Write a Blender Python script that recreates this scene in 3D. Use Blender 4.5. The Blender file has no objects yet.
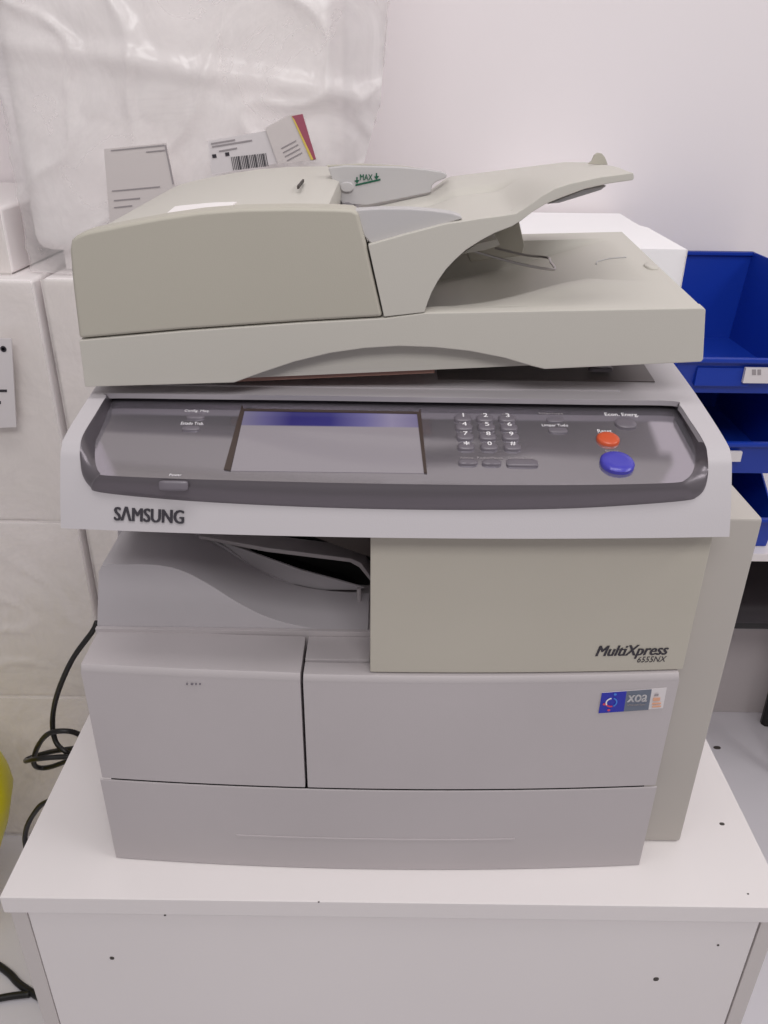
import bpy, bmesh, math, random
from mathutils import Vector, Matrix, noise

random.seed(7)
SC = bpy.context.scene
COL = SC.collection

# ------------------------------------------------------------------ camera
W, H = 768, 1024
CX, CY = W/2, H/2
VPY = (390.0, 99.0)        # vanishing point of the lines running away from the viewer
VPZ = (365.0, 2061.0)      # vanishing point of the plumb lines
F = math.sqrt(-((VPY[0]-CX)*(VPZ[0]-CX) + (VPY[1]-CY)*(VPZ[1]-CY)))
def cray(u, v): return Vector(((u-CX)/F, (CY-v)/F, -1.0))
AY = cray(*VPY).normalized()
AZ = -cray(*VPZ).normalized()
AX = AY.cross(AZ)
RM = Matrix((AX, AY, AZ))                  # camera -> world
TOP = 0.62                                 # cabinet top above the floor
CAM = Vector((0, 0, TOP+0.68))
def P(u, v, x=None, y=None, z=None):
    """point where the sight line of a pixel meets a plane x=, y= or z="""
    d = RM @ cray(u, v)
    if x is not None: t = (x-CAM.x)/d.x
    elif y is not None: t = (y-CAM.y)/d.y
    else: t = (z-CAM.z)/d.z
    return CAM + d*t
def PP(u, v, fn):
    """sight line with a plane z = a + b*y"""
    a, b = fn
    d = RM @ cray(u, v)
    t = (a + b*CAM.y - CAM.z)/(d.z - b*d.y)
    return CAM + d*t
def Q(p):
    c = RM.transposed() @ (Vector(p)-CAM)
    return (CX + F*c.x/-c.z, CY - F*c.y/-c.z)
cd = bpy.data.cameras.new('camera')
co = bpy.data.objects.new('camera', cd); COL.objects.link(co)
co.matrix_world = Matrix.Translation(CAM) @ RM.to_4x4()
cd.sensor_fit = 'VERTICAL'; cd.sensor_height = 24.0; cd.lens = F/H*24.0
cd.clip_start = 0.02
SC.camera = co

# ------------------------------------------------------------------ light
wd = bpy.data.worlds.new('room_ambient'); SC.world = wd; wd.use_nodes = True
wd.node_tree.nodes['Background'].inputs[0].default_value = (1.0, 0.965, 0.965, 1)
wd.node_tree.nodes['Background'].inputs[1].default_value = 0.40
def area(name, loc, rot, sx, sy, power, color=(1, .975, .97)):
    l = bpy.data.lights.new(name, 'AREA'); l.shape = 'RECTANGLE'; l.size = sx; l.size_y = sy
    l.energy = power; l.color = color
    o = bpy.data.objects.new(name, l); COL.objects.link(o)
    o.location = loc; o.rotation_euler = rot
    return o
area('ceiling_lamp_front', (0.1, -1.05, 2.7), (math.radians(35), 0, 0), 1.5, 0.6, 35)
area('ceiling_lamp_back', (0.0, 0.25, 2.9), (0, 0, 0), 1.5, 0.5, 19)
area('fill_light_right', (1.9, 0.1, 2.8), (0, math.radians(20), 0), 0.6, 1.5, 24)  # unseen light added to brighten the floor and wall at the right
SC.view_settings.view_transform = 'Standard'
SC.view_settings.look = 'None'
SC.view_settings.gamma = 1.0
SC.view_settings.use_curve_mapping = False
SC.view_settings.exposure = -0.62

# ------------------------------------------------------------------ materials
def lin(c):
    return tuple(((v/255)/12.92 if v/255 <= .04045 else ((v/255+.055)/1.055)**2.4) for v in c)
def mat(name, rgb, rough=.5, metal=0, bump=0, bscale=400, var=0, vscale=6, spec=.5, emit=None, coat=0):
    m = bpy.data.materials.new(name); m.use_nodes = True
    nt = m.node_tree; b = nt.nodes['Principled BSDF']
    c = lin(rgb)
    b.inputs['Base Color'].default_value = (*c, 1)
    b.inputs['Roughness'].default_value = rough
    b.inputs['Metallic'].default_value = metal
    b.inputs['Specular IOR Level'].default_value = spec
    b.inputs['Coat Weight'].default_value = coat
    tc = nt.nodes.new('ShaderNodeTexCoord')
    if bump:
        n = nt.nodes.new('ShaderNodeTexNoise'); n.inputs['Scale'].default_value = bscale; n.inputs['Detail'].default_value = 3
        nt.links.new(tc.outputs['Object'], n.inputs['Vector'])
        bp = nt.nodes.new('ShaderNodeBump'); bp.inputs['Strength'].default_value = bump; bp.inputs['Distance'].default_value = .002
        nt.links.new(n.outputs['Fac'], bp.inputs['Height']); nt.links.new(bp.outputs['Normal'], b.inputs['Normal'])
    if var:
        n = nt.nodes.new('ShaderNodeTexNoise'); n.inputs['Scale'].default_value = vscale; n.inputs['Detail'].default_value = 4
        nt.links.new(tc.outputs['Object'], n.inputs['Vector'])
        r = nt.nodes.new('ShaderNodeValToRGB')
        r.color_ramp.elements[0].position = .3; r.color_ramp.elements[1].position = .7
        r.color_ramp.elements[0].color = (*[v*(1-var) for v in c], 1); r.color_ramp.elements[1].color = (*c, 1)
        nt.links.new(n.outputs['Fac'], r.inputs['Fac']); nt.links.new(r.outputs['Color'], b.inputs['Base Color'])
    if emit:
        b.inputs['Emission Color'].default_value = (*lin(emit[0]), 1); b.inputs['Emission Strength'].default_value = emit[1]
    return m
def film_mat(name, rgb, alpha, rough=.22):
    m = mat(name, rgb, rough, spec=.6)
    nt = m.node_tree; b = nt.nodes['Principled BSDF']
    tr = nt.nodes.new('ShaderNodeBsdfTransparent'); mx = nt.nodes.new('ShaderNodeMixShader')
    tc = nt.nodes.new('ShaderNodeTexCoord'); n = nt.nodes.new('ShaderNodeTexNoise')
    n.inputs['Scale'].default_value = 7; n.inputs['Detail'].default_value = 5; n.inputs['Distortion'].default_value = 1.2
    nt.links.new(tc.outputs['Object'], n.inputs['Vector'])
    n2 = nt.nodes.new('ShaderNodeTexNoise'); n2.inputs['Scale'].default_value = 13; n2.inputs['Detail'].default_value = 3; n2.inputs['Distortion'].default_value = 1.2
    mp = nt.nodes.new('ShaderNodeMapping'); mp.inputs['Scale'].default_value = (1.6, 1, .8); mp.inputs['Rotation'].default_value = (0, .6, 0)
    nt.links.new(tc.outputs['Object'], mp.inputs[0]); nt.links.new(mp.outputs[0], n2.inputs['Vector'])
    bp = nt.nodes.new('ShaderNodeBump'); bp.inputs['Strength'].default_value = .32; bp.inputs['Distance'].default_value = .01
    nt.links.new(n2.outputs['Fac'], bp.inputs['Height']); nt.links.new(bp.outputs['Normal'], b.inputs['Normal'])
    mr = nt.nodes.new('ShaderNodeMapRange'); mr.inputs[1].default_value = .35; mr.inputs[2].default_value = .7
    mr.inputs[3].default_value = max(0, alpha-.15); mr.inputs[4].default_value = min(1, alpha+.2)
    nt.links.new(n.outputs['Fac'], mr.inputs[0]); nt.links.new(mr.outputs[0], mx.inputs[0])
    nt.links.new(tr.outputs[0], mx.inputs[1]); nt.links.new(b.outputs[0], mx.inputs[2])
    nt.links.new(mx.outputs[0], nt.nodes['Material Output'].inputs[0])
    return m
MT = dict(
    wall=mat('wall_paint', (242, 235, 237), .8, bump=.05, bscale=120),
    floor=mat('grey_floor', (230, 226, 232), .45, var=.06, vscale=3),
    lam=mat('white_laminate', (232, 226, 226), .38, var=.03, vscale=4),
    lamedge=mat('laminate_edging', (205, 198, 196), .5),
    cream=mat('aged_cream_plastic', (186, 181, 169), .48, bump=.06, bscale=900, var=.04, vscale=5),
    cream2=mat('light_cream_plastic', (198, 194, 186), .46, bump=.06, bscale=900),
    lilac=mat('cool_white_plastic', (192, 187, 191), .42, bump=.05, bscale=900),
    grey=mat('grey_white_plastic', (190, 183, 185), .5, bump=.06, bscale=900, var=.05, vscale=7),
    beige=mat('beige_plastic', (192, 186, 174), .5, bump=.06, bscale=900, var=.03),
    dark=mat('dark_grey_panel', (180, 175, 184), .10, metal=.8, bump=.02, bscale=1500),
    bezel=mat('dark_grey_bezel', (112, 106, 112), .3, metal=.45),
    black=mat('black_plastic', (18, 17, 18), .5),
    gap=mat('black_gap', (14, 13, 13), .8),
    brown=mat('brown_frame', (70, 58, 54), .4),
    guide=mat('blue_grey_plastic', (190, 187, 188), .45),
    key=mat('grey_key', (112, 106, 114), .3),
    orange=mat('orange_key', (206, 88, 54), .3),
    blue=mat('blue_key', (74, 70, 180), .25),
    white=mat('white_print', (235, 232, 235), .6),
    paper=mat('white_paper', (222, 216, 218), .7),
    ink=mat('dark_ink', (52, 48, 56), .6),
    greyink=mat('faded_ink', (160, 153, 156), .7),
    green=mat('green_ink', (20, 90, 66), .6),
    metal=mat('steel_wire', (170, 165, 165), .3, metal=.9),
    poly=mat('polystyrene', (250, 248, 250), .8, bump=.1, bscale=300),
    carton=mat('white_carton', (248, 242, 242), .6),
    binblue=mat('blue_bin_plastic', (16, 56, 165), .38),
    yellow=mat('yellow_plastic', (238, 226, 24), .35),
    chair=mat('black_seat', (48, 42, 46), .6),
    cord=mat('black_cord', (24, 22, 22), .4),
    stblue=mat('sticker_blue', (30, 40, 170), .35),
    stgrey=mat('sticker_grey', (104, 112, 128), .35),
    stred=mat('sticker_red', (214, 70, 96), .4),
    stcyan=mat('sticker_cyan', (70, 130, 220), .4),
    storange=mat('sticker_orange', (226, 170, 140), .5),
    docgrey=mat('grey_document', (214, 206, 205), .6),
    magenta=mat('magenta_print', (164, 84, 104), .6),
    yel=mat('yellow_print', (222, 196, 96), .6),
    film=film_mat('clear_film', (250, 246, 246), .36),
    film2=film_mat('milky_film', (246, 240, 236), .45, .28),
    mark=mat('dark_mark', (70, 64, 60), .7),
)

# ------------------------------------------------------------------ object helpers
ORG = {}
def tag(o, label=None, cat=None, group=None, kind=None):
    if label: o['label'] = label
    if cat: o['category'] = cat
    if group: o['group'] = group
    if kind: o['kind'] = kind
    return o
def thing(name, loc, label, cat, group=None):
    o = bpy.data.objects.new(name, None); COL.objects.link(o)
    o.location = loc; o.empty_display_size = .05
    ORG[o.name] = Vector(loc)
    return tag(o, label, cat, group)
def link(name, me, m, parent, org):
    o = bpy.data.objects.new(name, me); COL.objects.link(o)
    if parent is None:
        o.location = org
    else:
        o.parent = parent
    ORG[o.name] = Vector(org)
    if m: me.materials.append(MT[m] if isinstance(m, str) else m)
    return o
def obj(name, vf, m, parent=None, bevel=0, seg=2, ang=35, smooth=True, sharp=35, wn=True):
    """one mesh object from world-space (verts, faces)"""
    vs, fs = vf
    vs = [Vector(v) for v in vs]
    if parent is None:
        lo = Vector([min(v[i] for v in vs) for i in range(3)]); hi = Vector([max(v[i] for v in vs) for i in range(3)])
        org = Vector(((lo.x+hi.x)/2, (lo.y+hi.y)/2, lo.z))
    else:
        org = ORG[parent.name]
    bm = bmesh.new()
    bv = [bm.verts.new(v-org) for v in vs]
    for f in fs:
        try: bm.faces.new([bv[i] for i in f])
        except ValueError: pass
    bmesh.ops.remove_doubles(bm, verts=bm.verts, dist=1e-6)
    bmesh.ops.recalc_face_normals(bm, faces=bm.faces)
    if bevel:
        es = [e for e in bm.edges if len(e.link_faces) == 2 and e.calc_face_angle(0) > math.radians(ang)]
        bmesh.ops.bevel(bm, geom=es, offset=bevel, segments=seg, profile=.5, affect='EDGES', clamp_overlap=True)
    me = bpy.data.meshes.new(name); bm.to_mesh(me); bm.free()
    o = link(name, me, m, parent, org)
    if smooth:
        me.polygons.foreach_set('use_smooth', [True]*len(me.polygons))
        me.set_sharp_from_angle(angle=math.radians(sharp))
        if wn:
            w = o.modifiers.new('wn', 'WEIGHTED_NORMAL'); w.keep_sharp = True; w.weight = 80
    return o
def join(*vfs):
    V, Fc = [], []
    for v, f in vfs:
        k = len(V); V += list(v); Fc += [[i+k for i in q] for q in f]
    return V, Fc
def box(x0, x1, y0, y1, z0, z1):
    v = [(x, y, z) for z in (z0, z1) for y in (y0, y1) for x in (x0, x1)]
    return v, [(0, 2, 3, 1), (4, 5, 7, 6), (0, 1, 5, 4), (2, 6, 7, 3), (0, 4, 6, 2), (1, 3, 7, 5)]
def slab(fa, fb, nu, nv):
    """closed body between two grids fa(s,t), fb(s,t)"""
    V, Fc = [], []
    for fn in (fa, fb):
        for j in range(nv+1):
            for i in range(nu+1): V.append(fn(i/nu, j/nv))
    n = nu+1; off = n*(nv+1)
    for j in range(nv):
        for i in range(nu):
            a = j*n+i
            Fc.append((a, a+1, a+n+1, a+n)); Fc.append((off+a, off+a+n, off+a+n+1, off+a+1))
    for i in range(nu):
        Fc.append((i, off+i, off+i+1, i+1)); a = nv*n+i; Fc.append((a, a+1, off+a+1, off+a))
    for j in range(nv):
        a = j*n; Fc.append((a, a+n, off+a+n, off+a)); b = j*n+nu; Fc.append((b, off+b, off+b+n, b+n))
    return V, Fc
def sheet(fn, nu, nv):
    V = [fn(i/nu, j/nv) for j in range(nv+1) for i in range(nu+1)]; n = nu+1
    return V, [(j*n+i, j*n+i+1, (j+1)*n+i+1, (j+1)*n+i) for j in range(nv) for i in range(nu)]
def loop_prism(a, b):
    """closed body from two matching loops"""
    n = len(a)
    return list(a)+list(b), [tuple(range(n)), tuple(range(2*n-1, n-1, -1))] + [(i, i+n, (i+1) % n+n, (i+1) % n) for i in range(n)]
def prism_y(pts, y0, y1, rise=0):
    return loop_prism([(x, y0, z) for x, z in pts], [(x, y1, z+rise*(y1-y0)) for x, z in pts])
def prism_x(pts, x0, x1):
    return loop_prism([(x0, y, z) for y, z in pts], [(x1, y, z) for y, z in pts])
def px_outline(pix, y):
    return [(p.x, p.z) for p in (P(u, v, y=y) for u, v in pix)]
def catmull(pts, n=6, closed=False):
    out = []; m = len(pts); rng = range(m if closed else m-1)
    g = (lambda i: pts[i % m]) if closed else (lambda i: pts[min(max(i, 0), m-1)])
    for i in rng:
        p0, p1, p2, p3 = (Vector(g(i+k)) for k in (-1, 0, 1, 2))
        for k in range(n):
            t = k/n
            out.append(.5*((2*p1)+(p2-p0)*t+(2*p0-5*p1+4*p2-p3)*t*t+(3*p1-p0-3*p2+p3)*t**3))
    if not closed: out.append(Vector(pts[-1]))
    return out
def tube(path, r, n=8):
    path = [Vector(p) for p in path]; V, Fc = [], []
    up = Vector((.3, .5, .8))
    for i, p in enumerate(path):
        d = (path[min(i+1, len(path)-1)]-path[max(i-1, 0)]).normalized()
        a = d.cross(up).normalized(); b = a.cross(d)
        for k in range(n):
            t = 2*math.pi*k/n; V.append(p+a*(r*math.cos(t))+b*(r*math.sin(t)))
    for i in range(len(path)-1):
        for k in range(n):
            k2 = (k+1) % n; Fc.append((i*n+k, i*n+k2, (i+1)*n+k2, (i+1)*n+k))
    Fc.append(tuple(range(n-1, -1, -1))); e = (len(path)-1)*n; Fc.append(tuple(range(e, e+n)))
    return V, Fc
def frame_box(o, ex, ey, ez, sx, sy, sz, z0=0):
    """box centred on o in the axes ex, ey, standing out along ez"""
    V = [o+ex*(x*sx/2)+ey*(y*sy/2)+ez*(z0+z*sz) for z in (0, 1) for y in (-1, 1) for x in (-1, 1)]
    return V, [(0, 2, 3, 1), (4, 5, 7, 6), (0, 1, 5, 4), (2, 6, 7, 3), (0, 4, 6, 2), (1, 3, 7, 5)]
def frame_pill(o, ex, ey, ez, sx, sy, h, n=20, power=2.6, dome=.35):
    """low domed button with a rounded outline"""
    V, Fc = [], []
    rings = [(1, -.0004), (1, h*(1-dome)), (.86, h*.95), (.5, h*1.02)]
    for s, z in rings:
        for k in range(n):
            t = 2*math.pi*k/n; c, q = math.cos(t), math.sin(t)
            x = math.copysign(abs(c)**(2/power), c); y = math.copysign(abs(q)**(2/power), q)
            V.append(o+ex*(x*sx/2*s)+ey*(y*sy/2*s)+ez*z)
    for r in range(len(rings)-1):
        for k in range(n):
            k2 = (k+1) % n; Fc.append((r*n+k, r*n+k2, (r+1)*n+k2, (r+1)*n+k))
    Fc.append(tuple(range(n))); e = (len(rings)-1)*n; Fc.append(tuple(range(e, e+n)))
    return V, Fc
def text(name, body, o, ex, ey, ez, height, m, parent, shear=0, bold=0, width=None, align='CENTER', thick=.00015):
    cu = bpy.data.curves.new(name, 'FONT'); cu.body = body; cu.size = 1.0; cu.shear = shear
    cu.resolution_u = 3
    t = bpy.data.objects.new(name, cu); COL.objects.link(t)
    dg = bpy.context.evaluated_depsgraph_get()
    me = bpy.data.meshes.new_from_object(t.evaluated_get(dg))
    bpy.data.objects.remove(t); bpy.data.curves.remove(cu)
    xs = [v.co.x for v in me.vertices]; ys = [v.co.y for v in me.vertices]
    if not xs: return None
    x0, x1, y0, y1 = min(xs), max(xs), min(ys), max(ys)
    sy = height/(y1-y0); sx = width/(x1-x0) if width else sy
    org = ORG[parent.name] if parent else Vector(o)
    bm = bmesh.new()
    for k, dx in enumerate((0,) if not bold else (-bold, -bold/3, bold/3, bold)):
        n0 = len(bm.verts); bm.from_mesh(me); bm.verts.ensure_lookup_table()
        for v in bm.verts[n0:]:
            a = (v.co.x+dx-(x0+x1)/2)*sx; b = (v.co.y-(y0+y1)/2)*sy
            v.co = Vector(o)+ex*a+ey*b+ez*(.0002+.000004*k)-org
    bpy.data.meshes.remove(me)
    r = bmesh.ops.extrude_face_region(bm, geom=bm.faces[:])
    bmesh.ops.translate(bm, verts=[g for g in r['geom'] if isinstance(g, bmesh.types.BMVert)], vec=ez*thick)
    bmesh.ops.recalc_face_normals(bm, faces=bm.faces)
    me = bpy.data.meshes.new(name); bm.to_mesh(me); bm.free()
    return link(name, me, m, parent, org)
EX, EY, EZ = Vector((1, 0, 0)), Vector((0, 1, 0)), Vector((0, 0, 1))
FN = Vector((0, -1, 0))      # faces the viewer
def sm(a, b, x):
    t = min(max((x-a)/(b-a), 0), 1); return t*t*(3-2*t)
def interp(pts, x):
    if x <= pts[0][0]: return pts[0][1]
    for (a, za), (b, zb) in zip(pts, pts[1:]):
        if x <= b: return za+(zb-za)*(x-a)/(b-a)
    return pts[-1][1]

# ================================================================== the setting
WALLY = 1.5
tag(obj('floor', box(-2.2, 2.4, -1.2, WALLY, -.05, 0), 'floor'), 'light grey floor', None, None, 'structure')
tag(obj('wall_back', box(-2.2, 2.4, WALLY, WALLY+.1, -.05, 2.9), 'wall'), 'plain white wall behind the printer', None, None, 'structure')

# ================================================================== cabinet
CXL, CXR, CYF, CYB = -.3628, .3905, .506, 1.09
cab = thing('cabinet', (.014, .8, 0), 'low white laminate cabinet that the big printer stands on', 'cabinet')
obj('top_board', box(CXL, CXR, CYF, CYB, TOP-.022, TOP), 'lam', cab, bevel=.0012)
obj('side_board', box(CXL+.004, CXL+.020, CYF+.003, CYB, 0, TOP-.0225), 'lamedge', cab, bevel=.001)
obj('side_board', box(CXR-.020, CXR-.004, CYF+.003, CYB, 0, TOP-.0225), 'lamedge', cab, bevel=.001)
fp = obj('front_panel', box(CXL+.0205, CXR-.0212, CYF+.004, CYF+.022, .02, TOP-.0245), 'lam', cab, bevel=.001)
obj('edge_strip', box(CXL+.0205, CXR-.0212, CYF+.003, CYF+.006, TOP-.0245, TOP-.0225), 'white', cab)
obj('back_board', box(CXL+.02, CXR-.02, CYB-.012, CYB, 0, TOP-.0225), 'lam', cab)
def dot(name, u, v, r, parent, plane, m='mark', y=None):
    if plane == 'top':
        c = P(u, v, z=TOP); vf = frame_pill(c, EX, EY, EZ, r*2, r*1.4, .0006)
    else:
        c = P(u, v, y=y); vf = frame_pill(c, EX, EZ, FN, r*2, r*2, .0006)
    return obj(name, vf, m, parent)
for u, v, r in ((112, 958, .0022), (656, 979, .0028)):
    dot('screw_hole', u, v, r, fp, 'front', y=CYF+.004)
for u, v, r in ((722, 824, .0026), (748, 894, .0010), (612/1.92+0, 902, .0008)):
    dot('dark_speck', u, v, r, cab, 'top')
dot('dark_speck', 165, 915, .0011, fp, 'front', y=CYF+.004)
dot('dark_speck', 718, 945, .0012, fp, 'front', y=CYF+.004)
tag(obj('floor_screw', frame_pill(P(717, 748, z=0), EX, EY, EZ, .016, .008, .003), 'mark'),
    'tiny dark screw lying on the floor beside the cabinet', 'screw')

# ================================================================== the printer
pr = thing('multifunction_printer', (.02, .8, TOP), 'large grey and cream office multifunction printer with document feeder on white cabinet', 'printer')
def yb(x, base=.5440): return base-.0015+.0092*(x/.26)**2
def bowed(x0, x1, z0, z1, y, depth, n=18, lean=0, fx=None):
    def fa(s, t):
        z = z0+(z1-z0)*t; x = x0+(x1-x0)*s
        if fx: x = fx(x, t)
        return (x, yb(x, y)+lean*t, z)
    def fb(s, t):
        x = x0+(x1-x0)*s
        if fx: x = fx(x, t)
        return (x, yb(x, y)+depth, z0+(z1-z0)*t)
    return slab(fa, fb, n, 1)
# body behind the covers
obj('body', box(-.258, .2525, .602, 1.02, TOP+.008, .858), 'grey', pr, bevel=.002)
for x in (-.22, .22):
    for y in (.66, .97): obj('foot', frame_pill(Vector((x, y, TOP+.0006)), EX, EY, EZ, .03, .03, .0075, dome=.05), 'black', pr)
bd = obj('inner_frame', box(-.2605, .2535, .5658, .6000, TOP+.012, .799), 'gap', pr)
obj('upper_body', box(-.010, .2525, .5785, 1.02, .8585, 1.0045), 'grey', pr)
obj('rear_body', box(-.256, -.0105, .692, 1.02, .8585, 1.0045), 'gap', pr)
def bowed_prof(x0, x1, pf_, y, n=14, x0t=None):
    V, Fc = [], []; m = len(pf_)
    for i in range(n+1):
        x = x0+(x1-x0)*i/n
        V += [(x, yb(x, y)+dy, z) for dy, z in pf_]
    for i in range(n):
        for k in range(m):
            k2 = (k+1) % m; Fc.append((i*m+k, i*m+k2, (i+1)*m+k2, (i+1)*m+k))
    Fc.append(tuple(range(m))); Fc.append(tuple(range(n*m, n*m+m)))
    return V, Fc
# paper tray
tray = obj('paper_tray', bowed_prof(-.2650, .2595, [(0, TOP+.001), (0, .7268), (.0008, .7276), (.0016, .7276), (.0018, .705), (.0215, .705), (.0215, TOP+.001)], .5440, 24), 'grey', pr, bevel=.0005, seg=1)
zt = P(380, 838, y=.544).z
obj('grip_lip', slab(lambda s, t: (-.14+.27*s, yb(-.14+.27*s, .5432), zt-.001+.002*t),
                     lambda s, t: (-.14+.27*s, yb(-.14+.27*s, .5450), zt-.001+.002*t), 14, 1), 'grey', tray)
# two front doors
dl = obj('front_door', bowed_prof(-.2625, -.0707, [(0, .7300), (0, .8545), (.0035, .8600), (.0045, .8608), (.0545, .8625), (.0545, .76), (.02, .7300)], .5440, 10), 'grey', pr, bevel=.0007, ang=40)
for k, u in enumerate((187, 192, 196, 200)):
    c = P(u, 684, y=yb(-.15, .5440))
    obj('indicator_dot', frame_pill(c, EX, EZ, FN, .0014 if k != 1 else .0024, .0018, .0004), 'key', dl)
drr = obj('front_door', bowed_prof(-.0684, .2577, [(0, .7300), (0, .8540), (.0035, .8592), (.0045, .8598), (.0205, .8600), (.0205, .7300)], .5440, 16), 'grey', pr, bevel=.0007, ang=40)
obj('ledge_strip', box(-.0684, -.0115, .5655, .5995, .80, .8612), 'grey', pr, bevel=.0006)
# beige upper cover
bc = obj('toner_cover', bowed(-.0110, .2615, .8612, 1.0015, .5500, .0275, n=12), 'beige', pr, bevel=.0012)
# right side panel
sp = obj('side_panel', box(.2540, .3100, .5805, 1.02, TOP+.001, .9985), mat('grey_cream_plastic', (186, 180, 174), .5), pr, bevel=.003)
# lettering on the covers
def hug(o, base, lift):
    """lay a thin mark onto a bowed front"""
    org = ORG[o.name]; ys_ = [v.co.y for v in o.data.vertices]; hi = max(ys_)
    for v in o.data.vertices: v.co.y = yb(v.co.x+org.x, base)-lift-(hi-v.co.y)-org.y
def front_text(name, body, u0, u1, v0, v1, y, m, parent, **k):
    a = P((u0+u1)/2, (v0+v1)/2, y=y); w = (P(u1, (v0+v1)/2, y=y)-P(u0, (v0+v1)/2, y=y)).length
    h = (P((u0+u1)/2, v0, y=y)-P((u0+u1)/2, v1, y=y)).length
    return text(name, body, a, EX, EZ, FN, h, m, parent, width=w, **k)
hug(front_text('lettering', 'MultiXpress', 595.5, 668.5, 645, 658.5, yb(.22, .5500)-.0003, 'ink', bc, shear=.28, bold=.035), .55, .0003)
hug(front_text('lettering', '6555NX', 637.5, 667, 657, 662.6, yb(.22, .5500)-.0003, 'ink', bc, shear=.22), .55, .0003)
# sticker on the right front door
ys = yb(.235, .5440)
def quad(pix, y, t=.0004):
    pts = [P(u, v, y=y) for u, v in pix]
    return loop_prism([(p.x, y-t, p.z) for p in pts], [(p.x, y+.0015, p.z) for p in pts])
st = obj('sticker', quad(((601, 690.5), (667, 688), (663, 708.5), (597.5, 710.5)), ys, .0004), 'paper', drr); st['label'] = 'blue and grey logo sticker'
obj('sticker_field', quad(((601, 690.5), (626, 689.6), (623, 709.7), (597.5, 710.5)), ys, .0007), 'stblue', st)
obj('sticker_field', quad(((626, 689.6), (651.5, 688.7), (648, 709), (623, 709.7)), ys, .0007), 'stgrey', st)
front_text('lettering', 'xoa', 627.5, 647, 694, 701, ys-.0009, 'white', st, bold=.02)
front_text('lettering', 'eXtensible Open', 627, 645, 703, 705, ys-.0009, 'greyink', st)
def arc(c, r, a0, a1, w, n=12):
    V = []
    for rr in (r-w/2, r+w/2):
        for k in range(n+1):
            t = math.radians(a0+(a1-a0)*k/n); V.append(c+EX*(rr*math.cos(t))+EZ*(rr*math.sin(t)))
    lp = V[:n+1]+V[n+1:][::-1]
    return loop_prism(lp, [p+FN*.0003 for p in lp])
ec = P(610.5, 700.5, y=ys-.0007)
obj('emblem_arc', arc(ec, .0045, 95, 215, .0012), 'white', st)
obj('emblem_arc', arc(ec, .0045, 215, 290, .0014), 'stred', st)
obj('emblem_arc', arc(ec, .0048, -60, 70, .0012), 'stcyan', st)
for u, v, m in ((614.5, 692.5, 'stcyan'), (608, 708, 'stred'), (603.5, 702, 'stred')):
    obj('emblem_dot', frame_pill(P(u, v, y=ys-.0007), EX, EZ, FN, .0026, .0022, .0004), m, st)
for v0, v1, w in ((693, 695, 4), (697, 700, 7), (702, 703.5, 9), (705, 706.5, 9)):
    obj('print_bar', quad(((656.5-w/2, v0), (656.5+w/2, v0), (656+w/2, v1), (656-w/2, v1)), ys, .0007), 'storange' if v0 > 696 else 'greyink', st)

for o in [st]+[c for c in COL.objects if c.parent == st]:
    lift = {'sticker': .0002, 'sticker_field': .0007}.get(o.name.split('.')[0], .0012)
    org = ORG[o.name]; hi = max(v.co.y for v in o.data.vertices)
    for v in o.data.vertices: v.co.y = yb(v.co.x+org.x, .5440)-lift-(0 if v.co.y > hi-1e-5 else .0003)-org.y
# output bay: curved hump, exit flap
hp = px_outline(((97, 630), (98.5, 572), (101, 566.5)), .605)+[(p.x, p.y) for p in catmull([(a, b, 0) for a, b in px_outline(
    ((108, 564.5), (150, 564.5), (180, 570), (208, 584), (235, 601), (262, 615), (288, 623.5), (315, 628.5), (345, 631), (368, 632)), .605)], 5)]
hp = hp+[(hp[-1][0], .8590), (hp[0][0], .8590)]
hp = [hp[0]]+hp[1:-1]
obj('output_tray', prism_y([(x+.0, z) for x, z in hp], .605, .668, .03), 'lilac', pr, bevel=.0006, sharp=40)
obj('output_ledge', box(-.2640, -.0116, .6003, .6049, .80, .8660), 'grey', pr, bevel=.0005)
leaf = px_outline([(218, 541)]+[(229, 549), (255, 569), (294, 585), (320, 590.5), (357, 590.5), (365, 588)]+[(300, 570), (250, 552)], .670)
obj('exit_flap', prism_y(leaf, .6705, .6735), 'lilac', pr, bevel=.001)
b1 = px_outline(((200, 536), (268, 548), (351, 558.5), (361, 563), (371, 577), (371, 582), (359, 567.5), (350, 562.5), (266, 552), (196, 538.5)), .664)
lh = px_outline([(118, 566), (118, 528), (170, 528), (205, 535), (229, 549), (255, 569), (294, 585)], .669)
obj('output_tray_rear', loop_prism([(x, .6685, z) for x, z in lh], [(x, .6915, z+.002) for x, z in lh]), 'lilac', pr, sharp=40)
obj('exit_bar', prism_y(b1, .664, .690), 'grey', pr, bevel=.001)
b2 = px_outline(((300, 532), (372, 530), (372, 558), (340, 547)), .655)
obj('exit_guide', prism_y(b2, .655, .675), 'brown', pr, bevel=.001)
b3 = px_outline(((255, 556), (352, 587), (356, 587), (352, 584), (258, 553)), .6805)
obj('exit_ridge', prism_y(b3, .6805, .690), 'black', pr)
obj('exit_pin', tube([P(359, 588, y=.655), P(359, 604, y=.655)], .0022), 'grey', pr)

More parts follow.
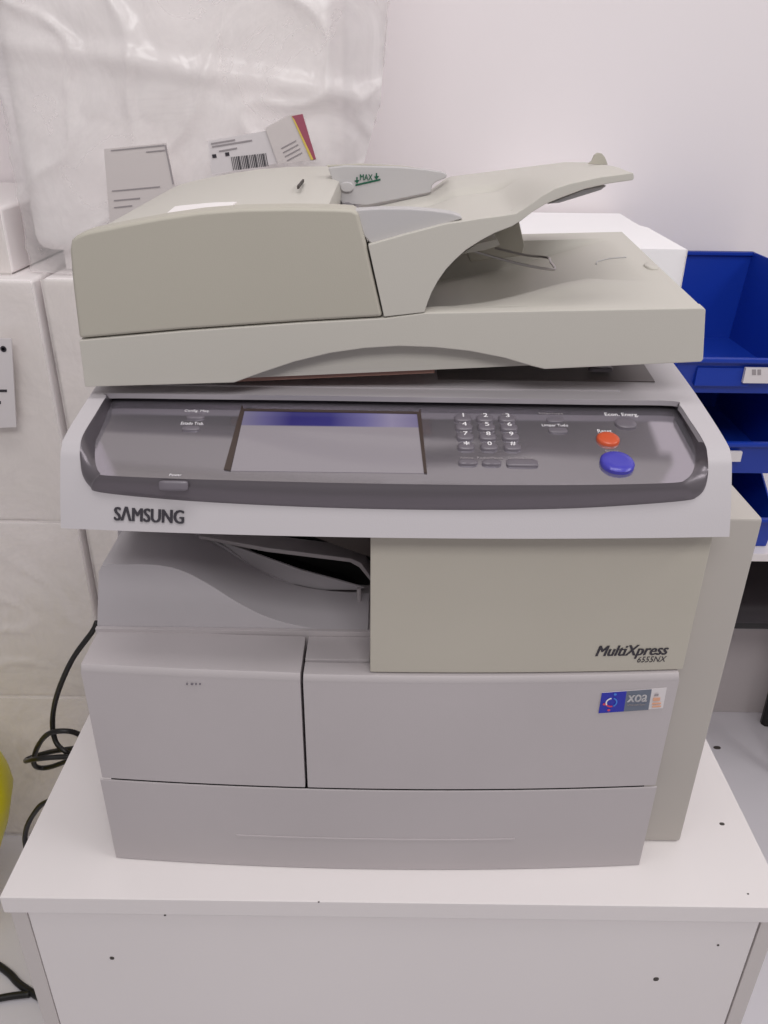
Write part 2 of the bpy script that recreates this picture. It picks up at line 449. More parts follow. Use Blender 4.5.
# ------------------------------------------------------------------ scanner housing with the control panel
XL, XR = -.2478, .2640
prof = [Vector((y, z, 0)) for y, z in ((.537, 1.0052), (.5455, 1.026), (.557, 1.050), (.564, 1.0602), (.5795, 1.0672), (.652, 1.0790), (.713, 1.0862))]
pc = catmull(prof, 10)+[Vector((.76, 1.0905, 0)), Vector((.85, 1.097, 0)), Vector((.95, 1.104, 0)), Vector((1.02, 1.109, 0))]
L = [0]
for a, b in zip(pc, pc[1:]): L.append(L[-1]+(b-a).length)
SMAX = L[-1]
py = list(zip(L, [p.x for p in pc])); pz = list(zip(L, [p.y for p in pc]))
XC, HWX = (XL+XR)/2, (XR-XL)/2
def Hs(x, s):
    y, z = interp(py, s), interp(pz, s)
    return Vector((x, y-.0085*(1-((x-XC)/HWX)**2)*(1-sm(.56, .68, y)), z))
def on_housing(u, v):
    x = 0; best = 0
    for it in range(5):
        lo, hi = 0.0, .24
        for k in range(40):
            m = (lo+hi)/2
            if Q(Hs(x, m))[1] > v: lo = m
            else: hi = m
        best = (lo+hi)/2; p = Hs(x, best); x = P(u, v, y=p.y).x
    return x, best
FACE = (1.05-.187*.55, .187)          # control face: z = a + b*y
pairs = [((112, 393.5), (117, 398)), ((106, 397), (112, 402)), ((96, 413), (103, 425)), ((84, 433), (96, 441)), ((80.5, 444), (95, 449)),
         ((80, 458), (95, 458)), ((82.5, 475), (96.5, 467)), ((90, 486.5), (100, 473)), ((101, 492.5), (107, 475.5)),
         ((170, 499.5), (172, 478.5)), ((240, 504), (240, 480.5)), ((320, 507.5), (320, 482.5)), ((400, 509.5), (400, 484)), ((480, 510), (480, 485)),
         ((570, 508.5), (570, 485)), ((640, 504.5), (636, 484)), ((686, 500.5), (676, 482.5)), ((697, 497), (685, 480)), ((704.5, 489), (692, 473)),
         ((708, 475), (695, 463)), ((708, 460), (695.5, 453)), ((706, 448), (694, 445)), ((700, 436), (690, 434)), ((688, 417), (681, 417)), ((680, 405.5), (674, 407)),
         ((672, 401), (667, 404.5)), ((600, 400), (600, 403.5)), ((500, 398.5), (500, 402.3)), ((400, 397), (400, 401)), ((300, 395.5), (300, 399.8)), ((200, 394.4), (200, 398.8))]
outp = [Vector((*on_housing(*o), 0)) for o, i in pairs]
inp = [PP(*i, FACE) for o, i in pairs]
OUT = catmull(outp, 5, True); INN = catmull(inp, 5, True)
N = len(OUT)
cen = Vector((XC, sum(p.y for p in OUT)/N, 0))
S1 = .245
def to_rect(p):
    d = p-cen; t = 1e9
    if d.x > 1e-9: t = min(t, (XR-cen.x)/d.x)
    if d.x < -1e-9: t = min(t, (XL-cen.x)/d.x)
    if d.y > 1e-9: t = min(t, (S1-cen.y)/d.y)
    if d.y < -1e-9: t = min(t, (0-cen.y)/d.y)
    return cen+d*t
REC = [to_rect(p) for p in OUT]
for c in ((XL, 0), (XR, 0), (XR, S1), (XL, S1)):
    k = min(range(N), key=lambda i: (REC[i]-Vector((*c, 0))).length); REC[k] = Vector((*c, 0))
V, Fc = [], []
KR = 9
for r in range(KR+1):
    for k in range(N):
        q = OUT[k].lerp(REC[k], r/KR); V.append(Hs(q.x, q.y))
for r in range(KR):
    for k in range(N):
        k2 = (k+1) % N; Fc.append((r*N+k, (r+1)*N+k, (r+1)*N+k2, r*N+k2))
base = KR*N
rim_in = len(V)
for k in range(N):        # short inner wall so that the shell has thickness
    V.append(Hs(OUT[k].x, OUT[k].y)+Vector((0, .002, -.005)))
for k in range(N):
    k2 = (k+1) % N; Fc.append((k, k2, rim_in+k2, rim_in+k))
def edge_idx(test, key): return sorted([base+k for k in range(N) if test(REC[k])], key=lambda i: key(REC[i-base]))
ZB = 1.0052; YBK = 1.02
bl = len(V); V += [(XL, YBK, ZB), (XR, YBK, ZB), Hs(XL, SMAX), Hs(XR, SMAX), Hs(XL, S1), Hs(XR, S1)]
e = edge_idx(lambda q: abs(q.x-XL) < 1e-5, lambda q: q.y); Fc.append(tuple(e+[bl+4, bl+2, bl]))
e = edge_idx(lambda q: abs(q.x-XR) < 1e-5, lambda q: q.y); Fc.append(tuple(e+[bl+5, bl+3, bl+1]))
e = edge_idx(lambda q: abs(q.y) < 1e-6, lambda q: q.x); Fc.append(tuple(e+[bl+1, bl]))
e = edge_idx(lambda q: abs(q.y-S1) < 1e-6, lambda q: q.x); Fc.append(tuple(e+[bl+5, bl+3, bl+2, bl+4]))
Fc.append((bl, bl+1, bl+3, bl+2))
sh = obj('scanner_housing', (V, Fc), 'lilac', pr, sharp=50, wn=False)
# ridge line on top of the housing in front of the lid
obj('ridge', slab(lambda s, t: Hs(-.20+.40*s, .158+.004*t)+Vector((0, 0, .0012)), lambda s, t: Hs(-.20+.40*s, .158+.004*t)-Vector((0, 0, .001)), 10, 1), 'lilac', sh)
# bezel + control face
V, Fc = [], []
OW = [Hs(p.x, p.y) for p in OUT]
prf = [(0, .0), (.06, .0016), (.2, .0026), (.42, .0030), (.66, .0026), (.84, .0012), (.93, .0004), (1, 0)]
fnorm = Vector((0, -.187, 1)).normalized()
for t, h in prf:
    for k in range(N):
        a, b = OW[k], INN[k]
        n = fnorm+Vector((0, -.1-.8*(1-sm(1.03, 1.062, a.z)), 0)); n.normalize()
        V.append(a.lerp(b, t)+n*(h*(1-.75*sm(1.062, 1.076, a.z))))
for r in range(len(prf)-1):
    for k in range(N):
        k2 = (k+1) % N; Fc.append((r*N+k, r*N+k2, (r+1)*N+k2, (r+1)*N+k))
cp = obj('control_panel_bezel', (V, Fc), 'bezel', pr, sharp=60, wn=False)
face = obj('control_face', loop_prism([p for p in INN], [p-fnorm*.004 for p in INN]), 'dark', cp, smooth=False)
FX, FYV = EX, Vector((0, 1, .187)).normalized()
def onface(u, v): return PP(u, v, FACE)
def face_strip(name, pix, m, parent, h=.0004, low=.001):
    pts = [onface(*q) for q in pix]
    return obj(name, loop_prism([p+fnorm*h for p in pts], [p-fnorm*low for p in pts]), m, parent, smooth=False)
# touch screen: blue gradient band over a grey field, slightly emissive
scr = bpy.data.materials.new('screen_face'); scr.use_nodes = True
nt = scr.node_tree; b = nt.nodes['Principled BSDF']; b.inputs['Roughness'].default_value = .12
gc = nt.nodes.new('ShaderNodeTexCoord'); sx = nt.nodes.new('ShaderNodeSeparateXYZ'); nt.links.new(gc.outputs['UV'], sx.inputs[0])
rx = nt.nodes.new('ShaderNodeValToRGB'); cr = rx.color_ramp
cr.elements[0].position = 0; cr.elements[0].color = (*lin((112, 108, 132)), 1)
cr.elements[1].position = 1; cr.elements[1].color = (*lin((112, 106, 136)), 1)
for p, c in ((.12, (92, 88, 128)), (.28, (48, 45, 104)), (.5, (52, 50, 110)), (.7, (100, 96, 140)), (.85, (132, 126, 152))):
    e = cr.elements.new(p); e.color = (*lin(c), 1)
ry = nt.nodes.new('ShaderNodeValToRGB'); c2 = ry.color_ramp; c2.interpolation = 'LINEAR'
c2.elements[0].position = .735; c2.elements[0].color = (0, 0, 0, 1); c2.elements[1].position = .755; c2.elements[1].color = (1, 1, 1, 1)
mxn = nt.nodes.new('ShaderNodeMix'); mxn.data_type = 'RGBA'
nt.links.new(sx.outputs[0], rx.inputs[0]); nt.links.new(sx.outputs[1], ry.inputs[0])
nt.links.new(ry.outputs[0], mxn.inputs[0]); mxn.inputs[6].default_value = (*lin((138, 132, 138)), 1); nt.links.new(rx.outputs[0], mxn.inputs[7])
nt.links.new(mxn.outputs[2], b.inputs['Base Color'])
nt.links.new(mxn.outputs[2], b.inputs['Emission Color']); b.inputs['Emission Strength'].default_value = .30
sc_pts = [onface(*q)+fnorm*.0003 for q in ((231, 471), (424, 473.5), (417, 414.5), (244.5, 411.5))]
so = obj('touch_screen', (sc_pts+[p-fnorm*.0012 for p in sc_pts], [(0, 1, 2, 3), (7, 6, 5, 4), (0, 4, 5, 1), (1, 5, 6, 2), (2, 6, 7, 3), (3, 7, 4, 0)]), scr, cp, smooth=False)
so['label'] = 'touch screen with blue band along the top'
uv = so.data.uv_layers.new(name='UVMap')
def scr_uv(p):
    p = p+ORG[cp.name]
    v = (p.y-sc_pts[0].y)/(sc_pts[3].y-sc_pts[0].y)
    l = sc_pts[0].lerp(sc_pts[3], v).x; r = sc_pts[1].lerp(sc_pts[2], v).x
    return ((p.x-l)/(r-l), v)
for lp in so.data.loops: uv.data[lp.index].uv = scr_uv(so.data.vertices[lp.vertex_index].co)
face_strip('screen_frame', ((224, 470), (230.5, 471), (244.5, 411.5), (242, 405.5)), 'brown', cp, .0009)
face_strip('screen_frame', ((424, 473.5), (427, 473.8), (420.5, 409.5), (417, 414.5)), 'brown', cp, .0009)
face_strip('screen_frame', ((244.5, 411.5), (417, 414.5), (418.5, 412.5), (243.5, 409.3)), 'brown', cp, .0009)
# keys
def key(name, u, v, wpx, hpx, m, h=.0022, power=3, dome=.4, label=None):
    c = onface(u, v); w = (onface(u+wpx/2, v)-onface(u-wpx/2, v)).length; d = (onface(u, v-hpx/2)-onface(u, v+hpx/2)).length
    o = obj(name, frame_pill(c, FX, FYV, fnorm, w, d, h, power=power, dome=dome), m, cp, sharp=50, wn=False)
    if label: o['label'] = label
    return o
def ftext(body, u, v, wpx, hpx, m='white', lift=0, **k):
    c = onface(u, v)+fnorm*lift
    w = (onface(u+wpx/2, v)-onface(u-wpx/2, v)).length if wpx else None; d = (onface(u, v-hpx/2)-onface(u, v+hpx/2)).length
    return text('lettering', body, c, FX, FYV, fnorm, d, m, cp, width=w, **k)
rows = (((462.7, 419.5), (484.8, 419.7), (506.9, 419.9)), ((463.9, 428.3), (486.4, 428.5), (508.8, 428.7)),
        ((465, 437.8), (487.7, 438), (510.6, 438.2)), ((466, 447.8), (489, 448), (512.3, 448.2)))
dig = '123456789*0#'
for r, row in enumerate(rows):
    for c_, (u, v) in enumerate(row):
        key('number_key', u, v, 17, 6.6, 'key', .0024)
        ftext(dig[r*3+c_], u+.3, v-1.6, None, 3.6, 'white', .0026, bold=.015)
        if dig[r*3+c_] not in '1*#0': ftext(('ABC', 'DEF', 'GHI', 'JKL', 'MNO', 'PQRS', 'TUV', 'WXYZ')[int(dig[r*3+c_])-2], u-1, v-5.0, 7, 1.6, 'greyink')
key('function_key', 467.8, 463.4, 19.5, 5, 'key'); key('function_key', 491.5, 463.8, 19.5, 5, 'key'); key('function_key', 522, 464, 31.5, 6.5, 'key', power=6)
ftext('Acknow.', 467, 458.0, 14, 2, 'greyink'); ftext('Redial/Pause', 490, 458.2, 26, 2, 'greyink'); ftext('On Hook Dial', 520, 458.4, 24, 2, 'greyink')
key('function_key', 555, 420, 17, 5, 'key', .0012); key('function_key', 558, 431, 19, 5, 'key', .0014)
ftext('Interrupt', 551, 413.8, 24, 2, 'greyink'); ftext('Limpar Tudo', 555, 425.8, 26, 3, 'white')
key('power_saver_key', 625.5, 424, 21, 10, 'key', .0022, 2.2, label='dark oval power saver key')
ftext('Econ. Energ.', 621.5, 415.2, 33, 4, 'white', bold=.02)
key('reset_key', 607.8, 440.3, 22.5, 12.5, 'orange', .0032, 2.1, label='orange oval reset key')
ftext('Reset', 604.5, 431.3, 14, 3.2, 'white')
key('start_key', 616.8, 464.5, 33.5, 20, 'blue', .0045, 2.1, label='large blue oval start key')
ftext('Start', 612, 451.4, 14, 2, 'greyink')
key('function_key', 195.5, 417.6, 18.5, 4, 'key', .0016); key('function_key', 191, 429, 18, 4.4, 'key', .0016)
ftext('Config. Maq.', 197, 411.3, 25, 2.6, 'white'); ftext('Estado Trab.', 192.5, 423.6, 23, 2.6, 'white')
ftext('Power', 175.5, 475.2, 12, 2, 'white')
# key on the front lip of the bezel
pa, pb = Vector(P(174, 490.5, y=.5315)), None
lu = Vector((0, .35, 1)).normalized(); ln = EX.cross(lu)
pk = obj('power_key', frame_pill(P(174, 485.5, y=.5352), EX, lu, ln, .0215, .0075, .0030, power=6, dome=.3), 'key', cp, sharp=50, wn=False)
# brand lettering on the fascia
xa, sa = on_housing(115, 513); xb, sb = on_housing(184, 516.5)
ca = (Hs(xa, sa)+Hs(xb, sb))/2
fu = (Hs((xa+xb)/2, sa+.005)-Hs((xa+xb)/2, sa-.005)).normalized(); fxv = (Hs(xb, sb)-Hs(xa, sa)).normalized(); fn2 = fxv.cross(fu).normalized()
fu = fn2.cross(fxv)
text('brand_lettering', 'S\u039BMSUNG', ca+fn2*.0006, fxv, fu, fn2, .0108, 'ink', sh, width=(Hs(xb, sb)-Hs(xa, sa)).length, bold=.04, thick=.0004)

# ------------------------------------------------------------------ lid and document feeder
LY, LB = .63, .89
LR = .08
lid = None
lo_pix = [(84.8, 387.3), (160, 385.2), (234, 383)]
arch = [(262, 373), (295, 362), (330, 353.5), (365, 348.5), (400, 346.5), (435, 347.8), (470, 351.5), (505, 358.5), (532, 366.5)]
hi_pix = [(545, 369.5), (620, 366), (701.5, 362.2), (703.5, 359.5), (706, 310.5), (704.5, 308)]
top_pix = [(560, 310.5), (425, 313), (383, 318.5), (300, 323), (180, 331.5), (78.8, 340.5)]
lp = px_outline(lo_pix+arch+hi_pix+top_pix, LY)
lid = obj('scanner_lid', prism_y(lp, LY, .642, LR), 'cream2', pr, bevel=.0012, ang=40)
def zseam(x): return interp([(p.x, p.z) for p in (P(u, v, y=LY) for u, v in ((80, 340.5), (180, 331.5), (300, 323), (383, 318.5), (425, 313), (560, 310.5), (703, 307.5)))], x)
def zlow(x): return 1.0868+.0585*(x+.248)
XR2 = P(705, 308, y=LY).x; XL2 = P(79.5, 340, y=LY).x
# lid body behind the front board
obj('lid_body', slab(lambda s, t: (XL2+.002+(XR2-XL2-.004)*s, .642+(LB-.642)*t, zlow(XL2+.5*s)+.0005+LR*(.012+(LB-.642)*t)),
                     lambda s, t: (XL2+.002+(XR2-XL2-.004)*s, .642+(LB-.642)*t, zlow(XL2+.5*s)+.0045+LR*(.012+(LB-.642)*t)), 4, 1), 'cream2', lid)
pad = obj('white_pad', slab(lambda s, t: (-.17+.34*s, .6421+.0003*t, zlow(-.17+.34*s)-.0030+LR*.012),
                  lambda s, t: (-.17+.34*s, .6421+.0003*t, zlow(-.17+.34*s)+.030+LR*.012), 4, 1), 'cream2', lid)
obj('pad_edge', slab(lambda s, t: (-.135+.175*s, .646+.10*t, zlow(-.135+.175*s)-.0075+LR*(.016+.1*t)),
                     lambda s, t: (-.135+.175*s, .646+.10*t, zlow(-.135+.175*s)-.0040+LR*(.016+.1*t)), 4, 1),
    mat('brown_card', (150, 112, 100), .6), lid)
def zbed(y): return interp([(.60, 1.0715), (.652, 1.0790), (.713, 1.0862), (.76, 1.0905), (.85, 1.097)], y)
obj('platen_glass', slab(lambda s, t: (.045+.190*s, .676+.17*t, zbed(.676+.17*t)+.0012), lambda s, t: (.045+.190*s, .676+.17*t, zbed(.676+.17*t)-.001), 1, 8),
    mat('platen_frame', (104, 96, 96), .35), sh)
obj('lid_sensor', frame_pill(P(600, 369.5, z=1.088), EX, EY, EZ, .022, .012, .003), 'bezel', sh)
# output deck on the lid (right of the feeder), a scooped tray
DX0, DX1 = P(384, 316, y=LY).x-.03, XR2-.001
def deck(x, y):
    u = (x-.0)/(DX1)
    z = zseam(max(x, .026))+LR*(y-LY)-.0010
    D = interp([(-.1, .041), (.02, .041), (.06, .036), (.10, .029), (.14, .021), (.17, .013), (.20, .005), (.225, 0)], x)
    yf = interp([(-.1, .646), (.03, .648), (.06, .652), (.09, .662), (.12, .680), (.15, .702), (.175, .716), (.20, .712), (.23, .70)], x)
    w = sm(yf, yf+.016, y)*(1-sm(.856, .862, y))
    bank = .006*math.exp(-((x-.14)/.045)**2-((y-yf+.012)/.016)**2)
    return z-D*w+bank*.6
obj('output_deck', slab(lambda s, t: (DX0+(DX1-DX0)*s, .6425+(LB-.6425)*t, deck(DX0+(DX1-DX0)*s, .6425+(LB-.6425)*t)),
                        lambda s, t: (DX0+(DX1-DX0)*s, .6425+(LB-.6425)*t, zlow(DX0+(DX1-DX0)*s)+.0055+LR*(LB-LY)*t), 54, 70), 'cream2', lid, sharp=45, wn=False)
c = P(657, 267, y=.74); zc = deck(.235, .72)
cb = P(657, 267, y=.745)
obj('stop_button', frame_pill(Vector((.240, .752, deck(.240, .752)-.001)), EX, Vector((0, 1, LR)).normalized(), EZ, .012, .022, .0030, power=2.2), 'cream2', lid, sharp=50, wn=False)
obj('stop_slot', tube([Vector((x, y, deck(x, y)+.0003)) for x, y in ((.198, .785), (.200, .792), (.212, .793), (.226, .786))], .0008), 'guide', lid)

# feeder front cover
fc_pix = [(79, 339), (72.5, 285), (69.5, 250), (71, 240.5), (76.5, 235.5), (87, 231.8), (120, 225), (160, 217.5), (200, 211.8), (240, 208.7), (290, 207.8), (335, 208.5), (352, 209.5), (358, 213),
          (365, 240), (374, 280), (382.5, 317), (300, 321.8), (180, 330)]
fpx = px_outline(fc_pix, LY)
fd = obj('document_feeder', prism_y(fpx, LY, .655, .03), 'cream', pr, bevel=.0028, seg=3, ang=40)
# top cover running back from the front cover
ctop = [(x, z) for x, z in px_outline([(76, 262), (76.5, 244), (82, 238.5), (90, 234.8), (120, 227.5), (160, 220), (200, 214.2), (240, 211), (290, 209.8), (318, 210), (325, 213), (328, 226), (326, 262)], LY)]
FB = .945
def shrink(pts, k):   # rounds the far edge
    cx_ = sum(p[0] for p in pts)/len(pts); return [(cx_+(x-cx_)*(1-k), z-k*.06) for x, z in pts]
secs = [(.656, .0, 0), (.75, .0, .0), (.85, .0, 0), (.915, 0, 0), (.933, .01, 0), (.945, .05, 0), (.949, .12, 0)]
Vc, Fcv = [], []
n = len(ctop)
for y, k, _ in secs:
    for x, z in shrink(ctop, k): Vc.append((x, y, z+.032*(y-LY)))
for i in range(len(secs)-1):
    for k in range(n):
        k2 = (k+1) % n; Fcv.append((i*n+k, i*n+k2, (i+1)*n+k2, (i+1)*n+k))
Fcv.append(tuple(range(n))); Fcv.append(tuple(range((len(secs)-1)*n, len(secs)*n)))
cover = obj('feeder_cover', (Vc, Fcv), 'cream2', fd, sharp=50)
tcov = lambda u, v: P(u, v, z=P(270, 209.8, y=LY).z+.0065)
a = tcov(297, 189); b_ = tcov(302.5, 182)
obj('cover_slot', loop_prism([a, a+Vector((.0016, 0, 0)), b_+Vector((.0016, 0, 0)), b_], [q+Vector((0, 0, .0025)) for q in (a, a+Vector((.0016, 0, 0)), b_+Vector((.0016, 0, 0)), b_)]), 'mark', fd)
obj('feeder_base', slab(lambda s, t: (XL2+.004+.235*s, .656+.24*t, zlow(XL2+.24*s)+.021+LR*(.03+.24*t)), lambda s, t: (XL2+.004+.235*s, .656+.24*t, 1.19+.0*t), 3, 1), 'cream', fd)
# roller throat behind the cover's right edge
obj('feed_roller', tube([(-.040, .66, 1.200), (-.040, .90, 1.200)], .012, 14), 'bezel', fd)
obj('throat_shade_block', box(-.027, .020, .657, .83, 1.118, 1.192), 'black', fd)  # black block stands in for the shade beneath the feeder arm
# arm of the input tray: front side
arm_pix = [(384, 317), (424.5, 312.5), (427.5, 303), (432, 292), (438, 281), (446, 269.5), (455, 260), (466, 250), (480, 241), (495, 233), (512, 226.5), (521, 221), (532, 212.5), (545, 204.5), (562, 197.5),
           (585, 189), (610, 183.5), (633, 180.2), (634.3, 178), (633.5, 172.6), (600, 177), (570, 183.5), (555, 188.5), (541, 196.5), (528, 206), (516, 213.5), (500, 216), (478, 218.8), (445, 224), (405, 234.5), (368, 245)]
arm = obj('input_tray_arm', prism_y(px_outline(arm_pix, LY), LY, .650, .0), 'cream2', fd, bevel=.0014, ang=40)
obj('input_tray_arm', prism_y(px_outline([(462, 236), (490, 226), (519, 220.5), (524.5, 245), (522, 256), (470, 262)], .832), .832, .850, 0), 'cream', fd, bevel=.0014)
# input tray surface
tz = [(p.x, p.z) for p in (P(u, v, y=LY) for u, v in ((340, 252), (368, 245.5), (405, 235), (445, 224.5), (478, 219.3), (500, 216.5), (516, 214), (528, 206.5), (541, 197), (555, 189), (570, 184), (600, 177.3), (633, 173)))]
TB = .852
def trayz(x, y):
    t = (y-.65)/(TB-.65)
    z = interp(tz, x)
    zb_ = interp([(-.06, 1.203), (-.02, 1.2065), (.04, 1.2195), (.058, 1.2325), (.19, 1.2495), (.21, 1.252)], x)
    g = .006*math.exp(-((y-(.755+.10*max(0, .1-x)))/.007)**2)*sm(-.01, .03, x)*(1-sm(.085, .115, x))
    return z*(1-sm(.1, .9, t))+zb_*sm(.1, .9, t)-g
def trayx(s, t):
    x1 = interp([(0, .1775), (.6, .187), (.85, .186), (1, .172)], t)
    return -.032+(x1+.032)*s
obj('input_tray', slab(lambda s, t: (trayx(s, t), .6502+(TB-.6502)*t, trayz(trayx(s, t), .6502+(TB-.6502)*t)),
                       lambda s, t: (trayx(s, t), .6502+(TB-.6502)*t, trayz(trayx(s, t), .6502+(TB-.6502)*t)-.0045), 44, 36), 'cream2', fd, sharp=60, wn=False)
# paper stop tab that stands up from the tray
ty = .765
tabp = px_outline([(588, 164), (592, 161), (594.5, 155), (598, 152.8), (602, 153.5), (605, 157), (607, 162), (608, 165)], ty)
obj('paper_stop_tab', prism_y(tabp, ty, ty+.004, 0), 'cream', fd, bevel=.0006)
# extension under the tip
obj('tray_extension', prism_y(px_outline([(548, 204.5), (560, 203.5), (602, 190.5), (608, 186), (585, 190)], .652), .655, .80, .01), 'guide', fd, bevel=.0008)
# paper guides
g1 = px_outline([(354, 210), (380, 208.5), (410, 208.7), (434, 210.5), (452, 213), (461, 216), (463, 219), (452, 222), (444, 225), (405, 235), (371, 244), (364, 236)], .636)
gf = obj('paper_guide', prism_y(g1, .636, .652, 0), 'guide', fd, bevel=.0015)
GY = .815
g2 = px_outline([(328, 168), (345, 166), (398, 167), (425, 169.5), (442, 172), (447.5, 174.5), (446, 178), (436, 182), (432, 185.5), (431, 192.5), (400, 199), (367, 205.5), (342, 204), (336, 190)], GY)
gr = obj('paper_guide', prism_y(g2, GY, GY+.012, 0), 'guide', fd, bevel=.0012)
g3 = px_outline([(326, 165.5), (360, 164), (400, 166), (430, 170), (400, 171), (335, 171.5)], GY+.0125)
obj('guide_rail', prism_y(g3, GY+.0125, GY+.022, 0), 'cream', fd, bevel=.0008)
front_text('lettering', 'MAX', 360, 372.5, 174.2, 180.2, GY-.0005, 'green', gr, bold=.02)
pts = [P(u, v, y=GY) for u, v in ((355.5, 184.2), (380.5, 178.6), (380.5, 180.4), (355.5, 186))]
obj('max_line', loop_prism([p+FN*.0006 for p in pts], [p+EY*.001 for p in pts]), 'green', gr)
for u, v in ((357, 180.5), (376.5, 176.5)):
    for pix in (((u-.7, v-3.5), (u+.7, v-3.5), (u+.7, v), (u-.7, v)), ((u-2.6, v), (u+2.6, v-.6), (u, v+3))):
        pts = [P(a, b, y=GY) for a, b in pix]
        obj('max_arrow', loop_prism([p+FN*.0006 for p in pts], [p+EY*.001 for p in pts]), 'green', gr)
obj('guide_knob', frame_pill(P(347, 187, y=GY), EX, EZ, FN, .012, .009, .003), 'guide', gr)
# light exit flap and paper-stop wire under the arm
ef = px_outline([(460, 254.5), (478, 243.5), (497, 239), (500, 245), (486, 250)], .68)
obj('exit_tongue', prism_y(ef, .68, .80, .02), 'cream2', fd, bevel=.0006)
wz = [P(470, 250, y=.70), P(510, 261.5, y=.70), P(535, 267, y=.70), P(554.5, 269.3, y=.705), P(550.5, 262, y=.74), P(547, 257.5, y=.76), P(525, 255, y=.77), P(495, 248, y=.78)]
obj('paper_stop_wire', tube(catmull(wz, 4), .0011, 6), 'metal', fd)
# white patch on the feeder's top cover
zc0 = lambda x: interp([(a, b) for a, b in ctop[2:10]], x)
patch_pts = []
for u, v in ((163, 216.5), (175, 206.5), (237, 202), (229, 208.2)):
    q = P(u, v, z=1.225)
    for k in range(8):
        zz = zc0(q.x)+.032*(q.y-LY)+.0006; q = P(u, v, z=zz)
    patch_pts.append(q)
def patch_fn(off):
    def fn(s, t):
        a = patch_pts[0].lerp(patch_pts[3], s); b = patch_pts[1].lerp(patch_pts[2], s); q = a.lerp(b, t)
        return (q.x, q.y, zc0(q.x)+.032*(q.y-LY)+off)
    return fn
obj('white_patch', slab(patch_fn(.0008), patch_fn(-.0005), 12, 2), mat('patch_white', (245, 240, 240), .4), fd, wn=False)

# ================================================================== things behind: table, bins, polystyrene, chair
TZ = .652
tb = thing('side_table', (.75, 1.31, 0), 'white table against the wall under the blue bins', 'table')
obj('table_top', box(.12, 1.35, 1.125, 1.492, TZ-.015, TZ-.001), 'lam', tb, bevel=.001)
obj('added_shade_board', box(.157, 1.293, 1.4925, 1.4985, .001, TZ-.016), mat('shade_grey', (196, 188, 188), .6), tb)  # added board; its grey stands in for the shade under the table
for x, y in ((.14, 1.45), (1.31, 1.45), (.14, 1.14), (1.31, 1.14)):
    obj('leg', box(x-.015, x+.015, y-.015, y+.015, 0, TZ-.0155), 'lam', tb, bevel=.001)

# polystyrene box
PT = 1.127
ps = thing('polystyrene_box', (.26, 1.3, TZ), 'bright white polystyrene box standing behind the printer beside the blue bins', 'box')
rf = [(P(u, v, z=PT).x, P(u, v, z=PT).y) for u, v in ((533, 210.5), (620, 213.5), (632, 221), (640, 225.5), (648, 227.5), (688, 250))]
pl = [(.16, 1.11)]+[(.16, 1.48)]+[(min(x, .405), min(y, 1.485)) for x, y in rf[1:]]+[(.396, 1.105)]
obj('box_body', loop_prism([(x, y, TZ) for x, y in pl], [(x, y, PT-.09) for x, y in pl]), 'poly', ps, bevel=.003)
obj('lid', loop_prism([(x, y, PT-.0885) for x, y in pl], [(x, y, PT) for x, y in pl]), 'poly', ps, bevel=.004)

# blue bins
def make_bin(i, label):
    z0 = TZ+.131*i
    t = thing('storage_bin', (.527, 1.3, z0), label, 'bin', 'stacked blue storage bins')
    bx0, bx1 = .425, .629; Y0, Y1 = 1.15, 1.455; hgt = .156 if i == 2 else .1305; w = .003; fl = .007
    def wx(side, z): return (bx0-.010*(z/hgt)) if side < 0 else (bx1+.010*(z/hgt))
    obj('bin_floor', box(bx0, bx1, Y0+.004, Y1, z0, z0+.004), 'binblue', t)
    prof_ = [(Y0, 0), (Y1, 0), (Y1, hgt), (Y0+.16, hgt), (Y0+.145, hgt-.003), (Y0+.02, .062), (Y0, .055)]
    for sd in (-1, 1):
        outer = [Vector((wx(sd, z), y, z0+z)) for y, z in prof_]
        inner = [p-Vector((sd*w, 0, 0)) for p in outer]
        obj('bin_side', loop_prism(outer, inner), 'binblue', t, bevel=.0006)
    obj('bin_back', slab(lambda s, q: (wx(-1, hgt*q)+(wx(1, hgt*q)-wx(-1, hgt*q))*s, Y1-.003, z0+hgt*q), lambda s, q: (wx(-1, hgt*q)+(wx(1, hgt*q)-wx(-1, hgt*q))*s, Y1, z0+hgt*q), 1, 1), 'binblue', t)
    obj('bin_rim', box(wx(-1, hgt), wx(1, hgt), Y1-.008, Y1+.004, z0+hgt-.006, z0+hgt), 'binblue', t, bevel=.001)
    fr = obj('bin_front', slab(lambda s, q: (wx(-1, 0)+(bx1-bx0)*s, Y0-.010*q, z0+.056*q), lambda s, q: (wx(-1, 0)+(bx1-bx0)*s, Y0+.003-.010*q, z0+.056*q), 1, 1), 'binblue', t, bevel=.0006)
    obj('lip', box(bx0-.003, bx1+.003, Y0-.016, Y0-.006, z0+.050, z0+.057), 'binblue', t, bevel=.002)
    obj('label_slot', box(.455, .535, Y0-.011, Y0-.002, z0+.014, z0+.042), 'binblue', t, bevel=.001)
    return t, z0
bn = []
for i, lb in enumerate(('lowest of the stacked blue plastic bins, resting on the white table', 'middle blue plastic bin of the stack, under the top one',
                        'topmost blue plastic bin of the stack, open front with white label')):
    bn.append(make_bin(i, lb))
t, z0 = bn[2]
a = P(745, 373, y=1.133); lb = obj('bin_label', box(a.x, a.x+.045, 1.1325, 1.1385, z0+.0215, z0+.044), 'paper', t)
for u0, u1, v0, v1 in ((752, 756, 369.5, 375), (757.5, 761, 369.5, 375)):
    obj('print_bar', quad(((u0, v0), (u1, v0), (u1, v1), (u0, v1)), 1.1323, .0003), 'greyink', lb)
t, z0 = bn[1]
a = P(731, 451, y=1.133); obj('bin_label', box(a.x, a.x+.018, 1.1325, 1.1385, z0+.027, z0+.043), 'paper', t)

